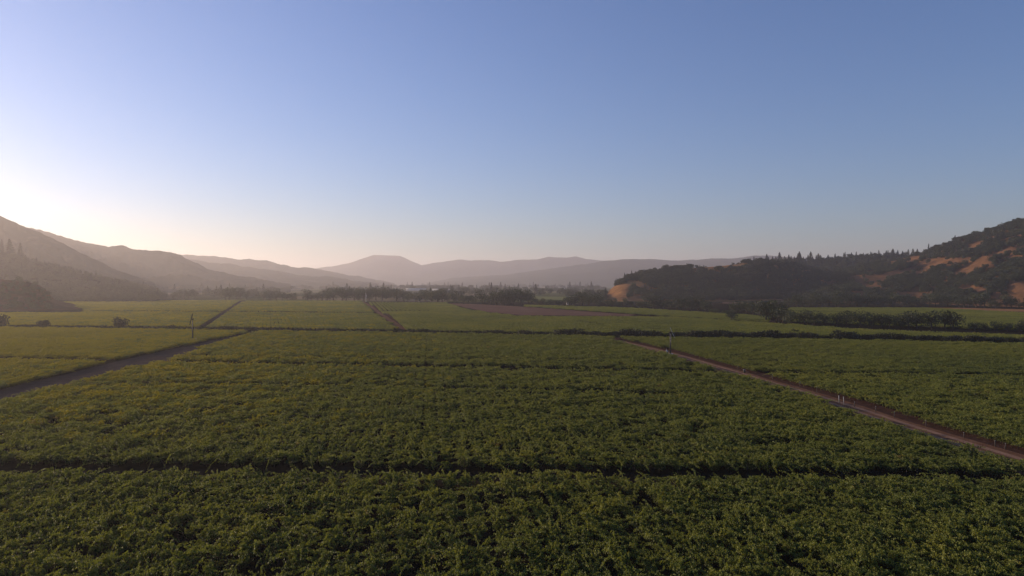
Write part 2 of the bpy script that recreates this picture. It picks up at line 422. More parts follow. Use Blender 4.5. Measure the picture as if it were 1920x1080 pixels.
ridge('left_ridge', [(-500, 420, 2150), (-250, 385, 2150), (-100, 388, 2150), (0, 403, 2150), (30, 418, 2150), (50, 428, 2150), (80, 438, 2150), (100, 447, 2150), (130, 464, 2150), (160, 478, 2150), (200, 496, 2150), (230, 510, 2150), (260, 520, 2150), (290, 531, 2150)],
      750, 700, M['hill_wood'], 0.30, 0.004, 400, 34, 6, 7, 0.014)
ridge('left_spur', [(-500, 440, 1350), (-200, 455, 1350), (-60, 468, 1350), (0, 478, 1350), (40, 485, 1350), (80, 496, 1350), (130, 508, 1350), (180, 520, 1350), (230, 531, 1350), (270, 540, 1350), (300, 549, 1350)],
      380, 500, M['hill_wood'], 0.12, 0.006, 160, 30, 7, 3, 0.03)
ridge('left_knoll', [(-500, 470, 800), (-250, 500, 800), (-50, 520, 800), (0, 523, 800), (50, 528, 800), (75, 535, 800), (90, 547, 800), (100, 561, 800), (130, 569, 800), (150, 575, 800), (158, 580, 800)],
      [(-500, 180), (100, 110), (165, 60)], 180, M['hill_red'], 0.06, 0.01, 120, 24, 8, 0.5, 0.05)
# hills on the right
ridge('right_ridge', [(1330, 512, 1750), (1390, 500, 1750), (1430, 492, 1750), (1480, 488, 1750), (1540, 487, 1750), (1600, 482, 1750), (1660, 478, 1750), (1740, 478, 1750), (1800, 475, 1750), (1900, 465, 1750), (2300, 430, 1750)],
      520, 500, M['hill_wood'], 0.12, 0.005, 180, 30, 9, 3, 0.03)
ridge('right_knoll', [(1112, 566, 1180), (1130, 556, 1180), (1142, 545, 1190), (1155, 534, 1200), (1175, 523, 1220), (1200, 515, 1240), (1250, 505, 1270), (1300, 502, 1290), (1350, 499, 1300), (1400, 493, 1320), (1440, 489, 1350), (1490, 497, 1400), (1560, 520, 1420), (1620, 545, 1420)],
      [(1112, 60), (1175, 180), (1300, 260), (1620, 300)], 300, M['hill_gold'], 0.10, 0.012, 160, 34, 10, 1.0, 0.05)
ridge('right_hill', [(1400, 566, 1350), (1440, 552, 1380), (1477, 536, 1400), (1560, 514, 1420), (1615, 501, 1420), (1680, 488, 1400), (1727, 478, 1380), (1770, 461, 1340), (1800, 449, 1310), (1850, 434, 1270), (1920, 414, 1220), (2050, 378, 1160), (2300, 330, 1100), (2600, 300, 1060)],
      [(1400, 200), (1560, 470), (1800, 440), (2600, 330)], 600, M['hill_grass'], 0.14, 0.006, 240, 56, 11, 2.0, 0.04, 0.85)

# ------------------------------------------------------------------ plants: leaf clouds
def leaves(P, size, r, tilt=None):
    """one leaf-sized quad at every point of P, turned at random"""
    n = len(P)
    a = r.normal(size=(n, 3)); a /= np.linalg.norm(a, axis=1)[:, None]
    b = r.normal(size=(n, 3)); b -= (a * b).sum(1)[:, None] * a; b /= np.linalg.norm(b, axis=1)[:, None]
    s = size * (0.7 + 0.6 * r.random(n))[:, None]
    u = a * s * 0.5; v = b * s * 0.42
    V = np.stack([P - u, P + v * 1.0 - u * 0.1, P + u, P - v * 1.0 - u * 0.1], 1).reshape(-1, 3)
    Q = np.arange(n * 4).reshape(n, 4)
    return V, Q

def vine_mesh(seed, shoots=15, per=46, core=210, size=0.135, R_=1.15):
    r = np.random.default_rng(seed)
    P, tips = [], []
    LS = 1.0 if size < 0.3 else 0.8
    for i in range(shoots):
        a = r.random() * 2 * math.pi; rr = R_ * 0.8 * math.sqrt(r.random())
        p = np.array([rr * math.cos(a), rr * math.sin(a), 0.80 + 0.30 * r.random()])
        az = a + r.normal() * 1.1; el = R(30 + 55 * r.random())
        L = (0.95 + 0.95 * r.random() ** 1.2) * LS; n = max(3, int(per * L))
        d = np.array([math.cos(az) * math.cos(el), math.sin(az) * math.cos(el), math.sin(el)])
        bend = np.array([r.normal() * 0.8, r.normal() * 0.8, -0.6 - 1.0 * r.random()])
        t = np.arange(n) / n * L
        q = p + d * t[:, None] + bend * (t * t * 0.38)[:, None]
        w = 0.075 * (1 - 0.25 * t / L)
        P.append(q + r.normal(size=(n, 3)) * w[:, None])
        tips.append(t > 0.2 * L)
    c = r.normal(size=(core, 3)); c /= np.linalg.norm(c, axis=1)[:, None]
    c *= (0.5 + 0.5 * r.random(core))[:, None]
    c = c * np.array([R_ * 0.98, R_ * 0.98, 0.26]) + np.array([0, 0, 0.66])
    P = np.concatenate(P + [c])
    P[:, 2] = np.maximum(P[:, 2], 0.2)
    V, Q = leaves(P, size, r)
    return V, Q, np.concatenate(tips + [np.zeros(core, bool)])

def proto(col, name, me, mat):
    o = bpy.data.objects.new(name, me)
    if len(me.materials) == 0:
        for m_ in (mat if isinstance(mat, (list, tuple)) else [mat]): me.materials.append(m_)
    col.objects.link(o)
    return o

def vine_set(cname, mats, n, far=False, seed=100, young=False, base=0):
    col = cname if base else bpy.data.collections.new(cname)
    for i in range(n):
        Vs, Qs, Ts, n0 = [], [], [], 0
        r_ = np.random.default_rng(seed + 50 * i)
        spots = [(ax, ay) for ax in (-1.3, 1.3) for ay in (-0.95, 0.95)] if far else [(0, 0)]
        for q, (ax, ay) in enumerate(spots):
            if far or young: V, Q, T = vine_mesh(seed + i * 7 + q, 13, 9, 50, 0.34, 1.0)
            else: V, Q, T = vine_mesh(seed + i)
            if far: V = V * np.array([0.86, 1.1, 1.0])
            Vs.append(V * (0.88 + 0.24 * r_.random() if far else 1.0) + np.array([ax, ay, 0])); Qs.append(Q + n0); Ts.append(T); n0 += len(V)
        V, Q, T = np.concatenate(Vs), np.concatenate(Qs), np.concatenate(Ts)
        if far or young:
            me = mesh_np('vines', V, Q); mi = T.astype(np.int32)
        else:
            mb = MB().tube([(0, 0, -0.05), (0.03, 0.02, 0.5), (-0.02, 0.0, 1.0)], [0.07, 0.05, 0.04], 5)
            me = mesh_np('vine', np.concatenate([V, np.array(mb.V)]), np.concatenate([Q, np.array(mb.Q) + n0]), np.array(mb.T) + n0)
            mi = np.full(len(me.polygons), 2, dtype=np.int32); mi[:len(T)] = T
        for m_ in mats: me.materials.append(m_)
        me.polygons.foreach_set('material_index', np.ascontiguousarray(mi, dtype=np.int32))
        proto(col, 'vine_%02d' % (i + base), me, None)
    return col
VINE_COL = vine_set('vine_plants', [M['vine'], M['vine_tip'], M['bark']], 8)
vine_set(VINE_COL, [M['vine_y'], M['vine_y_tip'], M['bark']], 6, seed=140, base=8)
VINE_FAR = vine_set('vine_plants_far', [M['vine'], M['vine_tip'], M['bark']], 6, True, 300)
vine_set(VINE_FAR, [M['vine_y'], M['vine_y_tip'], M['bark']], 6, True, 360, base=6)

def scatter(name, P, rz, sc, idx, col, label, cat):
    """one object that grows a plant of the collection at every point"""
    me = bpy.data.meshes.new(name)
    P = np.asarray(P, dtype=np.float32)
    me.vertices.add(len(P)); me.vertices.foreach_set('co', P.ravel())
    a = me.attributes.new('rz', 'FLOAT_VECTOR', 'POINT')
    rv = np.zeros((len(P), 3), dtype=np.float32); rv[:, 2] = rz; a.data.foreach_set('vector', rv.ravel())
    a = me.attributes.new('sc', 'FLOAT_VECTOR', 'POINT')
    sv = np.asarray(sc, dtype=np.float32)
    if sv.ndim == 1: sv = np.repeat(sv[:, None], 3, 1)
    a.data.foreach_set('vector', np.ascontiguousarray(sv).ravel())
    a = me.attributes.new('idx', 'INT', 'POINT'); a.data.foreach_set('value', np.asarray(idx, dtype=np.int32))
    me.update()
    o = bpy.data.objects.new(name, me); COL.objects.link(o)
    gt = bpy.data.node_groups.new(name, 'GeometryNodeTree')
    gt.interface.new_socket('Geometry', in_out='INPUT', socket_type='NodeSocketGeometry')
    gt.interface.new_socket('Geometry', in_out='OUTPUT', socket_type='NodeSocketGeometry')
    gi, go = gt.nodes.new('NodeGroupInput'), gt.nodes.new('NodeGroupOutput')
    ci = gt.nodes.new('GeometryNodeCollectionInfo'); ci.inputs['Collection'].default_value = col
    ci.inputs['Separate Children'].default_value = True; ci.inputs['Reset Children'].default_value = True
    ip = gt.nodes.new('GeometryNodeInstanceOnPoints'); ip.inputs['Pick Instance'].default_value = True
    def attr(nm, t):
        n = gt.nodes.new('GeometryNodeInputNamedAttribute'); n.data_type = t; n.inputs['Name'].default_value = nm
        return n.outputs[0]
    L = gt.links.new
    L(gi.outputs[0], ip.inputs['Points']); L(ci.outputs[0], ip.inputs['Instance'])
    L(attr('idx', 'INT'), ip.inputs['Instance Index'])
    L(attr('rz', 'FLOAT_VECTOR'), ip.inputs['Rotation']); L(attr('sc', 'FLOAT_VECTOR'), ip.inputs['Scale'])
    L(ip.outputs[0], go.inputs[0])
    md = o.modifiers.new('plants', 'NODES'); md.node_group = gt
    tag(o, label, cat, None, 'stuff')
    return o

A_far = LN((0, 883), (960, 888), (1920, 897))
B_near = LN((0, 857), (960, 866), (1920, 877))
Lroad_lo = LN((0, 748), (290, 677), (470, 624))
Lroad_up = LN((0, 723), (205, 673), (460, 621))
Rroad_lo = LN((1150, 637), (1270, 668), (1400, 704), (1560, 756), (1700, 801), (1920, 864))
Rroad_up = LN((1150, 632), (1270, 659), (1420, 698), (1560, 738), (1700, 780), (1920, 845))
mid_line = LN((0, 668), (290, 674), (960, 687), (1300, 692.5), (1920, 700))
hedge = LN((0, 613), (460, 619), (760, 623), (1150, 629.5), (1500, 634), (1920, 642))
hedge_far = LN((0, 608), (460, 613), (760, 618), (1150, 625), (1500, 628), (1920, 634))
faint1 = LN((300, 715), (760, 722), (1300, 735))
faint2 = LN((340, 664), (800, 671), (1100, 672.5))
trackL = LN((364, 612), (412, 585), (447, 564))
track_r = LN((379, 613), (430, 585), (459, 564))

def grid(az, row, step, d0, d1, jit=0.15):
    c, s = math.cos(R(-az)), math.sin(R(-az))
    # row direction (sin az, cos az), across (cos az, -sin az)
    rdx, rdy = math.sin(R(az)), math.cos(R(az)); cx, cy = rdy, -rdx
    W = d1 * 1.3
    us = np.arange(-W, W, row); vs = np.arange(0, d1 * 1.35, step)
    Ug, Vg = np.meshgrid(us, vs)
    Ug = Ug + rng.normal(size=Ug.shape) * jit * 0.6; Vg = Vg + rng.normal(size=Vg.shape) * jit
    X = Ug * cx + Vg * rdx; Y = Ug * cy + Vg * rdy
    X, Y = X.ravel(), Y.ravel()
    k = (Y > d0) & (Y < d1) & (np.abs(X) < Y * 1.0 + 34)
    return X[k], Y[k]

def gaps(X, Y):
    n = np.array([mnoise.noise(Vector((x * 0.16, y * 0.24, 3.1))) + 0.35 * mnoise.noise(Vector((x * 0.02, y * 0.02, 8.8))) for x, y in zip(X, Y)])
    return n

ROW_AZ = -6.9
X, Y = grid(ROW_AZ, 2.6, 1.6, 36, 440, 0.14)
px, py = proj(X, Y, 1.5)
_, pb = proj(X, Y, 0.3)
n_ = gaps(X, Y)
keep = (n_ < 0.52) & (rng.random(len(X)) > 0.012)
# low vigour patches shrink the plants
vig = np.clip(1.0 - 0.55 * np.clip((n_ - 0.30) / 0.3, 0, 1), 0.45, 1) 
f1 = np.abs(py - faint1(px)) < 2.1
f2 = np.abs(py - faint2(px)) < 1.3
far_ok = py > hedge(px)
blocks = {
    'A': py > A_far(px),
    'B': (py < B_near(px)) & (py > mid_line(px) + 3.4) & (py > Lroad_lo(px)) & ((px < 1150) | (py > Rroad_lo(px))) & ~(f1 & (px < 1320)),
    'C': (py < mid_line(px) - 2.6) & far_ok & (py > Lroad_lo(px)) & ((px < 1150) | (py > Rroad_lo(px))) & (px > 280) & ~(f2 & (px < 1100)),
    'D': (py < Lroad_up(px)) & (py > mid_line(px) + 3.4) & (px < 215),
    'E': (py < Lroad_up(px)) & (py < mid_line(px) - 2.6) & far_ok & (px < 462),
    'F': (pb < Rroad_up(px)) & (py < mid_line(px) - 2.6) & far_ok & (px > 1150),
    'G': (pb < Rroad_up(px)) & (py > mid_line(px) + 3.4) & (px > 1300),
}
LAB = {
    'A': 'dense dark green grapevines filling the nearest block, in front of the long dark alley',
    'B': 'wide block of green grapevines between the gravel track and the red dirt road, behind the long dark alley',
    'C': 'block of lighter green grapevines between both roads, just in front of the brush line',
    'D': 'small wedge of yellow green grapevines left of the gravel track, in front of the narrow alley',
    'E': 'yellow green grapevines left of the gravel track, behind the narrow alley and around the left wind machine',
    'F': 'dotted rows of green grapevines right of the dirt road, behind the thin dark alley',
    'G': 'dark green grapevines right of the dirt road, in front of the thin dark alley',
}
for k, msk in blocks.items():
    mk = msk & keep
    n = int(mk.sum())
    s = vig[mk] * (0.82 + 0.42 * rng.random(n))
    if k == 'F': s = s * 0.88
    P = np.stack([X[mk], Y[mk], np.zeros(n)], 1)
    share = np.clip((860 - px[mk]) / 760, 0, 1.0) * np.clip((Y[mk] - 110) / 130, 0, 1)  # yellow plants increase leftward, carrying part of the warm glare in their colour
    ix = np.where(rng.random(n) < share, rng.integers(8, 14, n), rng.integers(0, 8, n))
    rz = np.where(rng.random(n) < 0.5, 0, math.pi) - R(ROW_AZ) + rng.normal(size=n) * 0.3
    s3 = np.stack([s * 0.80, s * 1.12, s * (0.9 + 0.25 * rng.random(n))], 1)
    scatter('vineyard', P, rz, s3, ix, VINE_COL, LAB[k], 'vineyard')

# beyond the brush line
def far_block(az, cond, label, row=5.0, step=3.6, col=VINE_FAR, nv=6, sc=1.0, d0=320, d1=1060, name='vineyard'):
    X, Y = grid(az, row, step, d0, d1, 0.25)
    px, py = proj(X, Y, 1.2)
    mk = cond(px, py) & (rng.random(len(X)) > 0.02)
    n = int(mk.sum())
    P = np.stack([X[mk], Y[mk], np.zeros(n)], 1)
    rz = np.where(rng.random(n) < 0.5, 0, math.pi) - R(az)
    ix = rng.integers(0, nv, n)
    if col is VINE_FAR: ix = np.where(rng.random(n) < np.clip((760 - px[mk]) / 760, 0, 0.8), ix + 6, ix)  # same leftward rise of yellow leaves, partly painted warm glare
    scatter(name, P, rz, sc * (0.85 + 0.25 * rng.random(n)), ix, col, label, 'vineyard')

h1l = LN((160, 582), (420, 584)); h2l = LN((430, 583.5), (690, 586))
far_block(-19.7, lambda x, y: (y < hedge_far(x)) & (y > 561.5) & (y < trackL(x)) & (np.abs(y - h1l(x)) > 1.0) & ~((x < 100) & (y < 586)) & ~((x < 158) & (y > 568 + (x - 100) * 0.17) & (y < 586)) & (x < 450),
          'yellow green vineyard left of the far track, behind the brush line')
t3l = LN((672, 565), (684, 575), (704, 590), (726, 605), (744, 620)); 
xt3l = lambda y: np.interp(y, [565, 575, 590, 605, 620], [676, 689, 707, 730, 748])
xt3r = lambda y: np.interp(y, [565, 575, 590, 605, 620], [684, 703, 727, 751, 775])
far_block(-19.7, lambda x, y: (y < hedge_far(x)) & (y > 564) & (y > track_r(x)) & (x > 380) & (x < xt3l(y)) & (np.abs(y - h2l(x)) > 1.0),
          'green vineyard behind the brush line, between the far track and the brown diagonal track')
fal_up = LN((838, 568), (900, 570), (960, 573.5), (1060, 579), (1130, 584), (1195, 589.5)); fal_lo = LN((838, 568.5), (870, 577), (915, 586), (980, 592.5), (1200, 593.5))
yng = lambda x, y: (x > xt3r(y)) & (y < LN((720, 582), (960, 582))(x)) & (y > 567) & (x < 812) 
dark_l = LN((960, 573), (1130, 585), (1430, 603.5), (1480, 607))
far_block(-13, lambda x, y: (x > xt3r(y)) & (y < hedge_far(x)) & ((y > fal_lo(x)) | (x < 838)) & (y > 583) & (y > LN((1060, 597), (1190, 622))(x) - 0.8 + 0 * x) & (x < 1200) | ((x > xt3r(y)) & (y < 587) & (y > 567) & (x > 808) & ((y > fal_lo(x) + 0.5) | (x < 838)) & (x < 960)) | ((x > xt3r(y)) & (y > 587) & (y < hedge_far(x)) & (x < 1060) & ((y > fal_lo(x)) | (x < 838))),
          'green vineyard right of the brown diagonal track, in front of the brown fallow field')
small_l = LN((1060, 597), (1100, 603), (1190, 622))
far_block(-13, lambda x, y: (y < hedge_far(x)) & (y > dark_l(x) + 0.9) & (y > fal_lo(x) + 0.3) & (y < small_l(x) - 1.0) & (x > 1060) & (y > 586),
          'broad green vineyard between the brush line and the dark boundary line, left of the bare dirt bank')
far_block(-13, lambda x, y: (y < dark_l(x) - 1.0) & (y > LN((985, 571.5), (1180, 577), (1430, 592))(x)) & (x > 985) & (x < 1440),
          'narrow green vineyard strip in front of the knoll, behind the dark boundary line')
right_l = LN((1440, 608), (1600, 616), (1920, 627))
far_block(-2, lambda x, y: (y < hedge_far(x)) & (y > right_l(x) + 1.2) & (x > 1470) & (y > 608),
          'thin green vineyard strip between the brush line and the big oaks on the right')
hl = LN((1500, 583), (1640, 586), (1920, 599))
far_block(-2, lambda x, y: (y < LN((1440, 600), (1920, 618))(x)) & (y > LN((1480, 577), (1740, 577), (1800, 580), (1920, 586))(x)) & (x > 1480) & (np.abs(y - hl(x)) > 0.8),
          'green vineyard behind the big oaks on the right, at the foot of the hill')
# young vines in clear separate rows
V1 = vine_set('young_vines', [M['vine'], M['vine_tip'], M['bark']], 4, False, 400, True)
far_block(-13, yng, 'young vineyard in thin separate rows beside the brown diagonal track', row=4.4, step=1.5, col=V1, nv=4, sc=1.0)

# ------------------------------------------------------------------ trees
def oak_mesh(seed, dens=900, leaf=0.75):
    """a spreading oak about 12 m tall, 13 m wide: lobes of leaf clumps"""
    r = np.random.default_rng(seed)
    P = []
    nl = r.integers(8, 12)
    W = 4.6 + r.random() * 1.2
    lob = [(np.array([0, 0, 7.0]), 3.4), (np.array([0.5, 0.3, 4.2]), 2.6)]
    for i in range(nl):
        a = 2 * math.pi * i / nl + r.normal() * 0.4; rr = W * (0.45 + 0.45 * r.random())
        lob.append((np.array([rr * math.cos(a), rr * math.sin(a), 3.0 + 5.2 * r.random()]), 1.9 + 1.3 * r.random()))
    tot = sum(b ** 2 for _, b in lob)
    for c, b in lob:
        n = int(dens * b ** 2 / tot)
        d = r.normal(size=(n, 3)); d /= np.linalg.norm(d, axis=1)[:, None]
        rad = b * (0.62 + 0.45 * r.random(n) ** 0.7)
        q = c + d * rad[:, None] * np.array([1.05, 1.05, 0.82])
        P.append(q)
    P = np.concatenate(P); P[:, 2] = np.where(P[:, 2] < 0.9, 0.9 + r.random(len(P)), P[:, 2])
    crown = leaves(P, leaf, r)
    t = MB()
    t.tube([(0, 0, -0.6), (0.1, 0, 1.6), (0.0, 0.1, 3.4), (0.1, 0, 5.8)], [0.55, 0.42, 0.36, 0.2], 7)
    for c, b in lob[2:]:
        s = (0.05, 0.05, 2.4 + r.random() * 1.6)
        mid = (c[0] * 0.45, c[1] * 0.45, s[2] + (c[2] - s[2]) * 0.62)
        t.tube([s, mid, tuple(c)], [0.22, 0.14, 0.05], 5)
    return crown, t

def conifer_mesh(seed, H=20.0, leaf=1.0, n=1000):
    r = np.random.default_rng(seed)
    z = H * (0.12 + 0.88 * r.random(n) ** 1.15)
    R0 = H * 0.24
    tier = 0.75 + 0.35 * np.sin(z * 2.6 + seed)
    rad = R0 * (1 - z / H) ** 0.85 * tier * (0.35 + 0.65 * np.sqrt(r.random(n))) + 0.12
    a = r.random(n) * 2 * math.pi
    lop = 1 + 0.25 * np.sin(a * 2 + seed)
    P = np.stack([rad * np.cos(a) * lop, rad * np.sin(a) * lop, z - rad * 0.18], 1)
    crown = leaves(P, leaf, r)
    t = MB().tube([(0, 0, -0.6), (0, 0, H * 0.5), (0, 0, H * 0.97)], [0.38, 0.22, 0.03], 6)
    return crown, t

def bush_mesh(seed, n=1000, leaf=0.46):
    """brush clump about 3 m tall, 6 m wide"""
    r = np.random.default_rng(seed)
    P = []
    for i in range(r.integers(5, 8)):
        c = np.array([(i - 3) * 0.8 + r.normal() * 0.2, r.normal() * 0.5, 0.8 + 0.8 * r.random()]); b = 1.1 + 0.5 * r.random()
        d = r.normal(size=(n // 6, 3)); d /= np.linalg.norm(d, axis=1)[:, None]
        P.append(c + d * (b * (0.6 + 0.5 * r.random(len(d))))[:, None])
    P = np.concatenate(P); P[:, 2] = np.clip(P[:, 2], 0.08, None)
    return leaves(P, leaf, r)

OAKS, CONS, BUSH = [], [], []
for i in range(7):
    c, t = oak_mesh(500 + i)
    OAKS.append((mesh_np('oak_crown', *c), t.me('oak_trunk')))
for i in range(5):
    c, t = conifer_mesh(600 + i)
    CONS.append((mesh_np('conifer_crown', *c), t.me('conifer_trunk')))
for i in range(7):
    BUSH.append(mesh_np('brush', *bush_mesh(700 + i)))
for c, t in OAKS: c.materials.append(M['oak']); t.materials.append(M['bark'])
for c, t in CONS: c.materials.append(M['conifer']); t.materials.append(M['bark'])
for b in BUSH: b.materials.append(M['brush'])

NT = {'oak': 0}
def tree(kind, loc, s, label, group, rz=None, sz=1.0):
    lst, nm, cat = {'oak': (OAKS, 'oak_tree', 'tree'), 'conifer': (CONS, 'conifer_tree', 'conifer')}[kind]
    c, t = random.choice(lst)
    e = empty(nm, loc, random.random() * 6.28 if rz is None else rz, (s, s, s * sz))
    tag(e, label, cat, group)
    link('crown', c, None, e); link('trunk', t, None, e)
    NT[kind] = NT.get(kind, 0) + 1
    return e

ORD = ['first', 'second', 'third', 'fourth', 'fifth', 'sixth', 'seventh', 'eighth', 'ninth', 'tenth', 'eleventh', 'twelfth', 'thirteenth', 'fourteenth', 'fifteenth',
       'sixteenth', 'seventeenth', 'eighteenth', 'nineteenth', 'twentieth']
def tree_line(pts, hmin, hmax, step, label, group, ordinal=None, skip=(), jy=0.8):
    """trees along a line of pixels (base), heights and spacing in pixels of the photograph"""
    p = np.array(pts, float); x = p[0, 0]; i = 0
    while x < p[-1, 0]:
        xx = x + random.uniform(-0.25, 0.25) * step
        if not any(a <= xx <= b for a, b in skip):
            y = np.interp(xx, p[:, 0], p[:, 1]) + random.uniform(-jy, jy)
            X_, Y_, _ = U(xx, y)
            h = random.uniform(hmin, hmax) / F * Y_
            lab = (ordinal % ORD[i]) if ordinal and i < len(ORD) else label
            tree('oak', (X_, Y_, 0), h / 11.3, lab, group, sz=random.uniform(0.9, 1.3))
            i += 1
        x += step * random.uniform(0.8, 1.2)

tree_line([(104, 561), (372, 561)], 13, 21, 10.5, 'dark round oak in the hazy tree line at the far left edge of the vineyards', 'oaks edging the left vineyards',
          )
tree_line([(420, 561.5), (464, 561)], 15, 21, 11, 'dark oak', 'oaks in the clump by the far track end', ordinal='%s dark oak from the left in the small clump where the far track ends')
tree_line([(495, 563), (600, 564)], 14, 21, 11, 'dark oak', 'oaks left of the diagonal track', ordinal='%s oak from the left in the line between far track and brown diagonal track', skip=((562, 572),))
tree_line([(606, 563.5), (725, 564)], 20, 26, 11, 'dark oak', 'tall oaks behind the diagonal track', ordinal='%s tall dark oak from the left behind the head of the brown diagonal track')
tree_line([(745, 565), (860, 569), (960, 573)], 17, 26, 11, 'dark oak in the central tree line behind the young vine rows', 'oaks in the central tree line')
tree_line([(930, 571), (1000, 573)], 28, 33, 15, 'tall oak', 'tall oaks at the centre', ordinal='%s tall oak from the left just left of the pale green field')
tree_line([(1005, 572), (1060, 574)], 9, 14, 9, 'low oak', 'low oaks before the pale green field', ordinal='%s low oak from the left in front of the pale green field')
tree_line([(1068, 573), (1128, 574.5)], 20, 30, 12, 'oak', 'oaks left of the knoll', ordinal='%s oak from the left between the pale green field and the golden slope')
tree_line([(1140, 575), (1222, 577.5)], 10, 15, 11, 'low dark oak in front of the golden slope at the tip of the knoll', 'oaks below the golden slope')
tree_line([(1226, 578), (1270, 580), (1430, 590)], 20, 29, 13, 'dark oak along the foot of the wooded knoll', 'oaks at the foot of the knoll', skip=((1330, 1362),))
tree_line([(1335, 588), (1365, 591)], 12, 15, 10, 'small oak', 'small oaks before the dry field', ordinal='%s small oak from the left below the bare strip under the knoll')
tree_line([(1378, 601), (1380, 601)], 23, 24, 30, 'lone oak', None, ordinal='%s lone round oak standing out in the vineyard left of the dirt bank'.replace('%s ', '%.0s'))
tree_line([(1440, 603), (1480, 607)], 38, 44, 15, 'big oak', 'big oaks beside the dirt bank', ordinal='%s big dark oak right of the bare dirt bank')
tree_line([(1486, 608), (1560, 611)], 20, 33, 20, 'dark oak', 'large oaks in the right tree row', ordinal='%s dark oak from the left in the low stretch of the right tree row')
tree_line([(1568, 612), (1690, 615)], 22, 40, 21, 'dark oak', 'large oaks in the right tree row', ordinal='%s dark oak from the left in the middle stretch of the right tree row')
tree_line([(1700, 616), (1815, 619)], 28, 40, 22, 'dark oak', 'large oaks in the right tree row', ordinal='%s dark oak from the left in the tall stretch of the right tree row')
tree_line([(1825, 620), (1920, 623), (2040, 626)], 14, 27, 20, 'dark oak', 'large oaks in the right tree row', ordinal='%s dark oak from the left in the lowest stretch of the right tree row')
tree_line([(1480, 575), (1740, 574), (1920, 579), (2050, 583)], 17, 27, 13, 'dark oak along the foot of the big right hill', 'oaks at the foot of the big hill')

# brush along the creek
creek = LN((0, 613.5), (460, 618.5), (760, 622.5), (1150, 629), (1500, 632), (1920, 641))
x = -60.0
while x < 1990:
    wpx = random.uniform(18, 30)
    gap = random.random() < (0.06 if x > 1000 else 0.14) or 1558 < x < 1572 or 1822 < x < 1832
    if not gap:
        y = float(creek(x)) + random.uniform(0.6, 2.6)
        X_, Y_, _ = U(x, y)
        hp = random.uniform(5.5, 9.5) if x > 1050 else random.uniform(3.2, 6.2)
        s = hp / F * Y_ / 2.0
        e = link('brush_clump', random.choice(BUSH), None)
        e.location = (X_, Y_, 0); e.rotation_euler = (0, 0, random.uniform(-0.4, 0.4) + (math.pi if random.random() < 0.5 else 0))
        e.scale = (s * random.uniform(1.1, 1.6), s * 1.1, s)
        side = 'left of the left wind machine' if x < 340 else ('between the two wind machines' if x < 1240 else 'right of the right wind machine')
        tag(e, 'low dark brush clump in the long brush line, ' + side, 'bush', 'brush clumps along the brush line')
    x += wpx * 0.85
def big_bush(x, y, hp, wf, label):
    X_, Y_, _ = U(x, y); s = hp / F * Y_ / 2.6
    e = link('bush', random.choice(BUSH), None); e.location = (X_, Y_, 0); e.scale = (s * wf, s * wf, s)
    tag(e, label, 'bush')
big_bush(231, 614, 17, 0.75, 'tall rounded bush rising above the brush line left of the left wind machine')
big_bush(81, 613, 12, 0.7, 'small rounded bush standing out of the brush line near the left edge')
big_bush(4, 612, 22, 0.7, 'tall dark bush in the brush line at the left edge of the view')
big_bush(1494, 627, 9, 0.7, 'small round bush poking up behind the brush line on the right')
big_bush(1573, 629, 10, 0.8, 'yellowish bush in the gap of the right brush line')

# wooded hillsides
patches = [[(1132, 552), (1148, 536), (1186, 522), (1184, 545), (1168, 562), (1150, 564), (1134, 560)], [(1160, 564), (1188, 550), (1214, 551), (1210, 558), (1190, 566)],
           [(1590, 512), (1660, 512), (1666, 546), (1640, 546), (1600, 532)], [(1533, 520), (1578, 528), (1570, 540), (1534, 536)], [(1583, 545), (1628, 543), (1624, 556), (1590, 556)],
           [(1662, 548), (1712, 541), (1752, 545), (1750, 556), (1700, 559), (1672, 556)], [(1690, 508), (1735, 484), (1800, 480), (1830, 492), (1745, 502), (1740, 512), (1700, 514)], [(1770, 535), (1850, 534), (1856, 548), (1800, 545)],
           [(1846, 550), (1892, 548), (1895, 562), (1850, 562)], [(1290, 499), (1400, 490), (1410, 498), (1330, 505), (1400, 508), (1400, 514), (1300, 508)], [(1480, 528), (1500, 524), (1505, 532), (1482, 534)]]
def in_poly(x, y, poly):
    p = np.array(poly, float); n = len(p); c = np.zeros(len(x), bool)
    for i in range(n):
        a, b = p[i], p[(i + 1) % n]
        k = ((a[1] > y) != (b[1] > y)) & (x < (b[0] - a[0]) * (y - a[1]) / (b[1] - a[1] + 1e-9) + a[0])
        c ^= k
    return c

def hill_points(name, n, seed, tmin=-0.97, tmax=0.25):
    V, xs, ts = HILLS[name]
    r = np.random.default_rng(seed)
    i = r.random(n) * (V.shape[0] - 1.001); j0 = np.searchsorted(ts, tmin); j1 = np.searchsorted(ts, tmax) - 1
    j = j0 + r.random(n) * (j1 - j0 - 0.001)
    a, b = i.astype(int), j.astype(int); u, v = (i - a)[:, None], (j - b)[:, None]
    P = V[a, b] * (1 - u) * (1 - v) + V[a + 1, b] * u * (1 - v) + V[a, b + 1] * (1 - u) * v + V[a + 1, b + 1] * u * v
    return P[P[:, 2] > -0.5]

WOOD = bpy.data.collections.new('wood_trees')
for i in range(6):
    (V, Q), t = oak_mesh(800 + i, 520, 1.25)
    proto(WOOD, 'wood_%02d' % i, mesh_np('wood_oak', V, Q), M['oak'])
for i in range(3):
    (V, Q), t = conifer_mesh(820 + i, 18, 1.3, 420)
    proto(WOOD, 'wood_%02d' % (6 + i), mesh_np('wood_conifer', V, Q), M['conifer'])

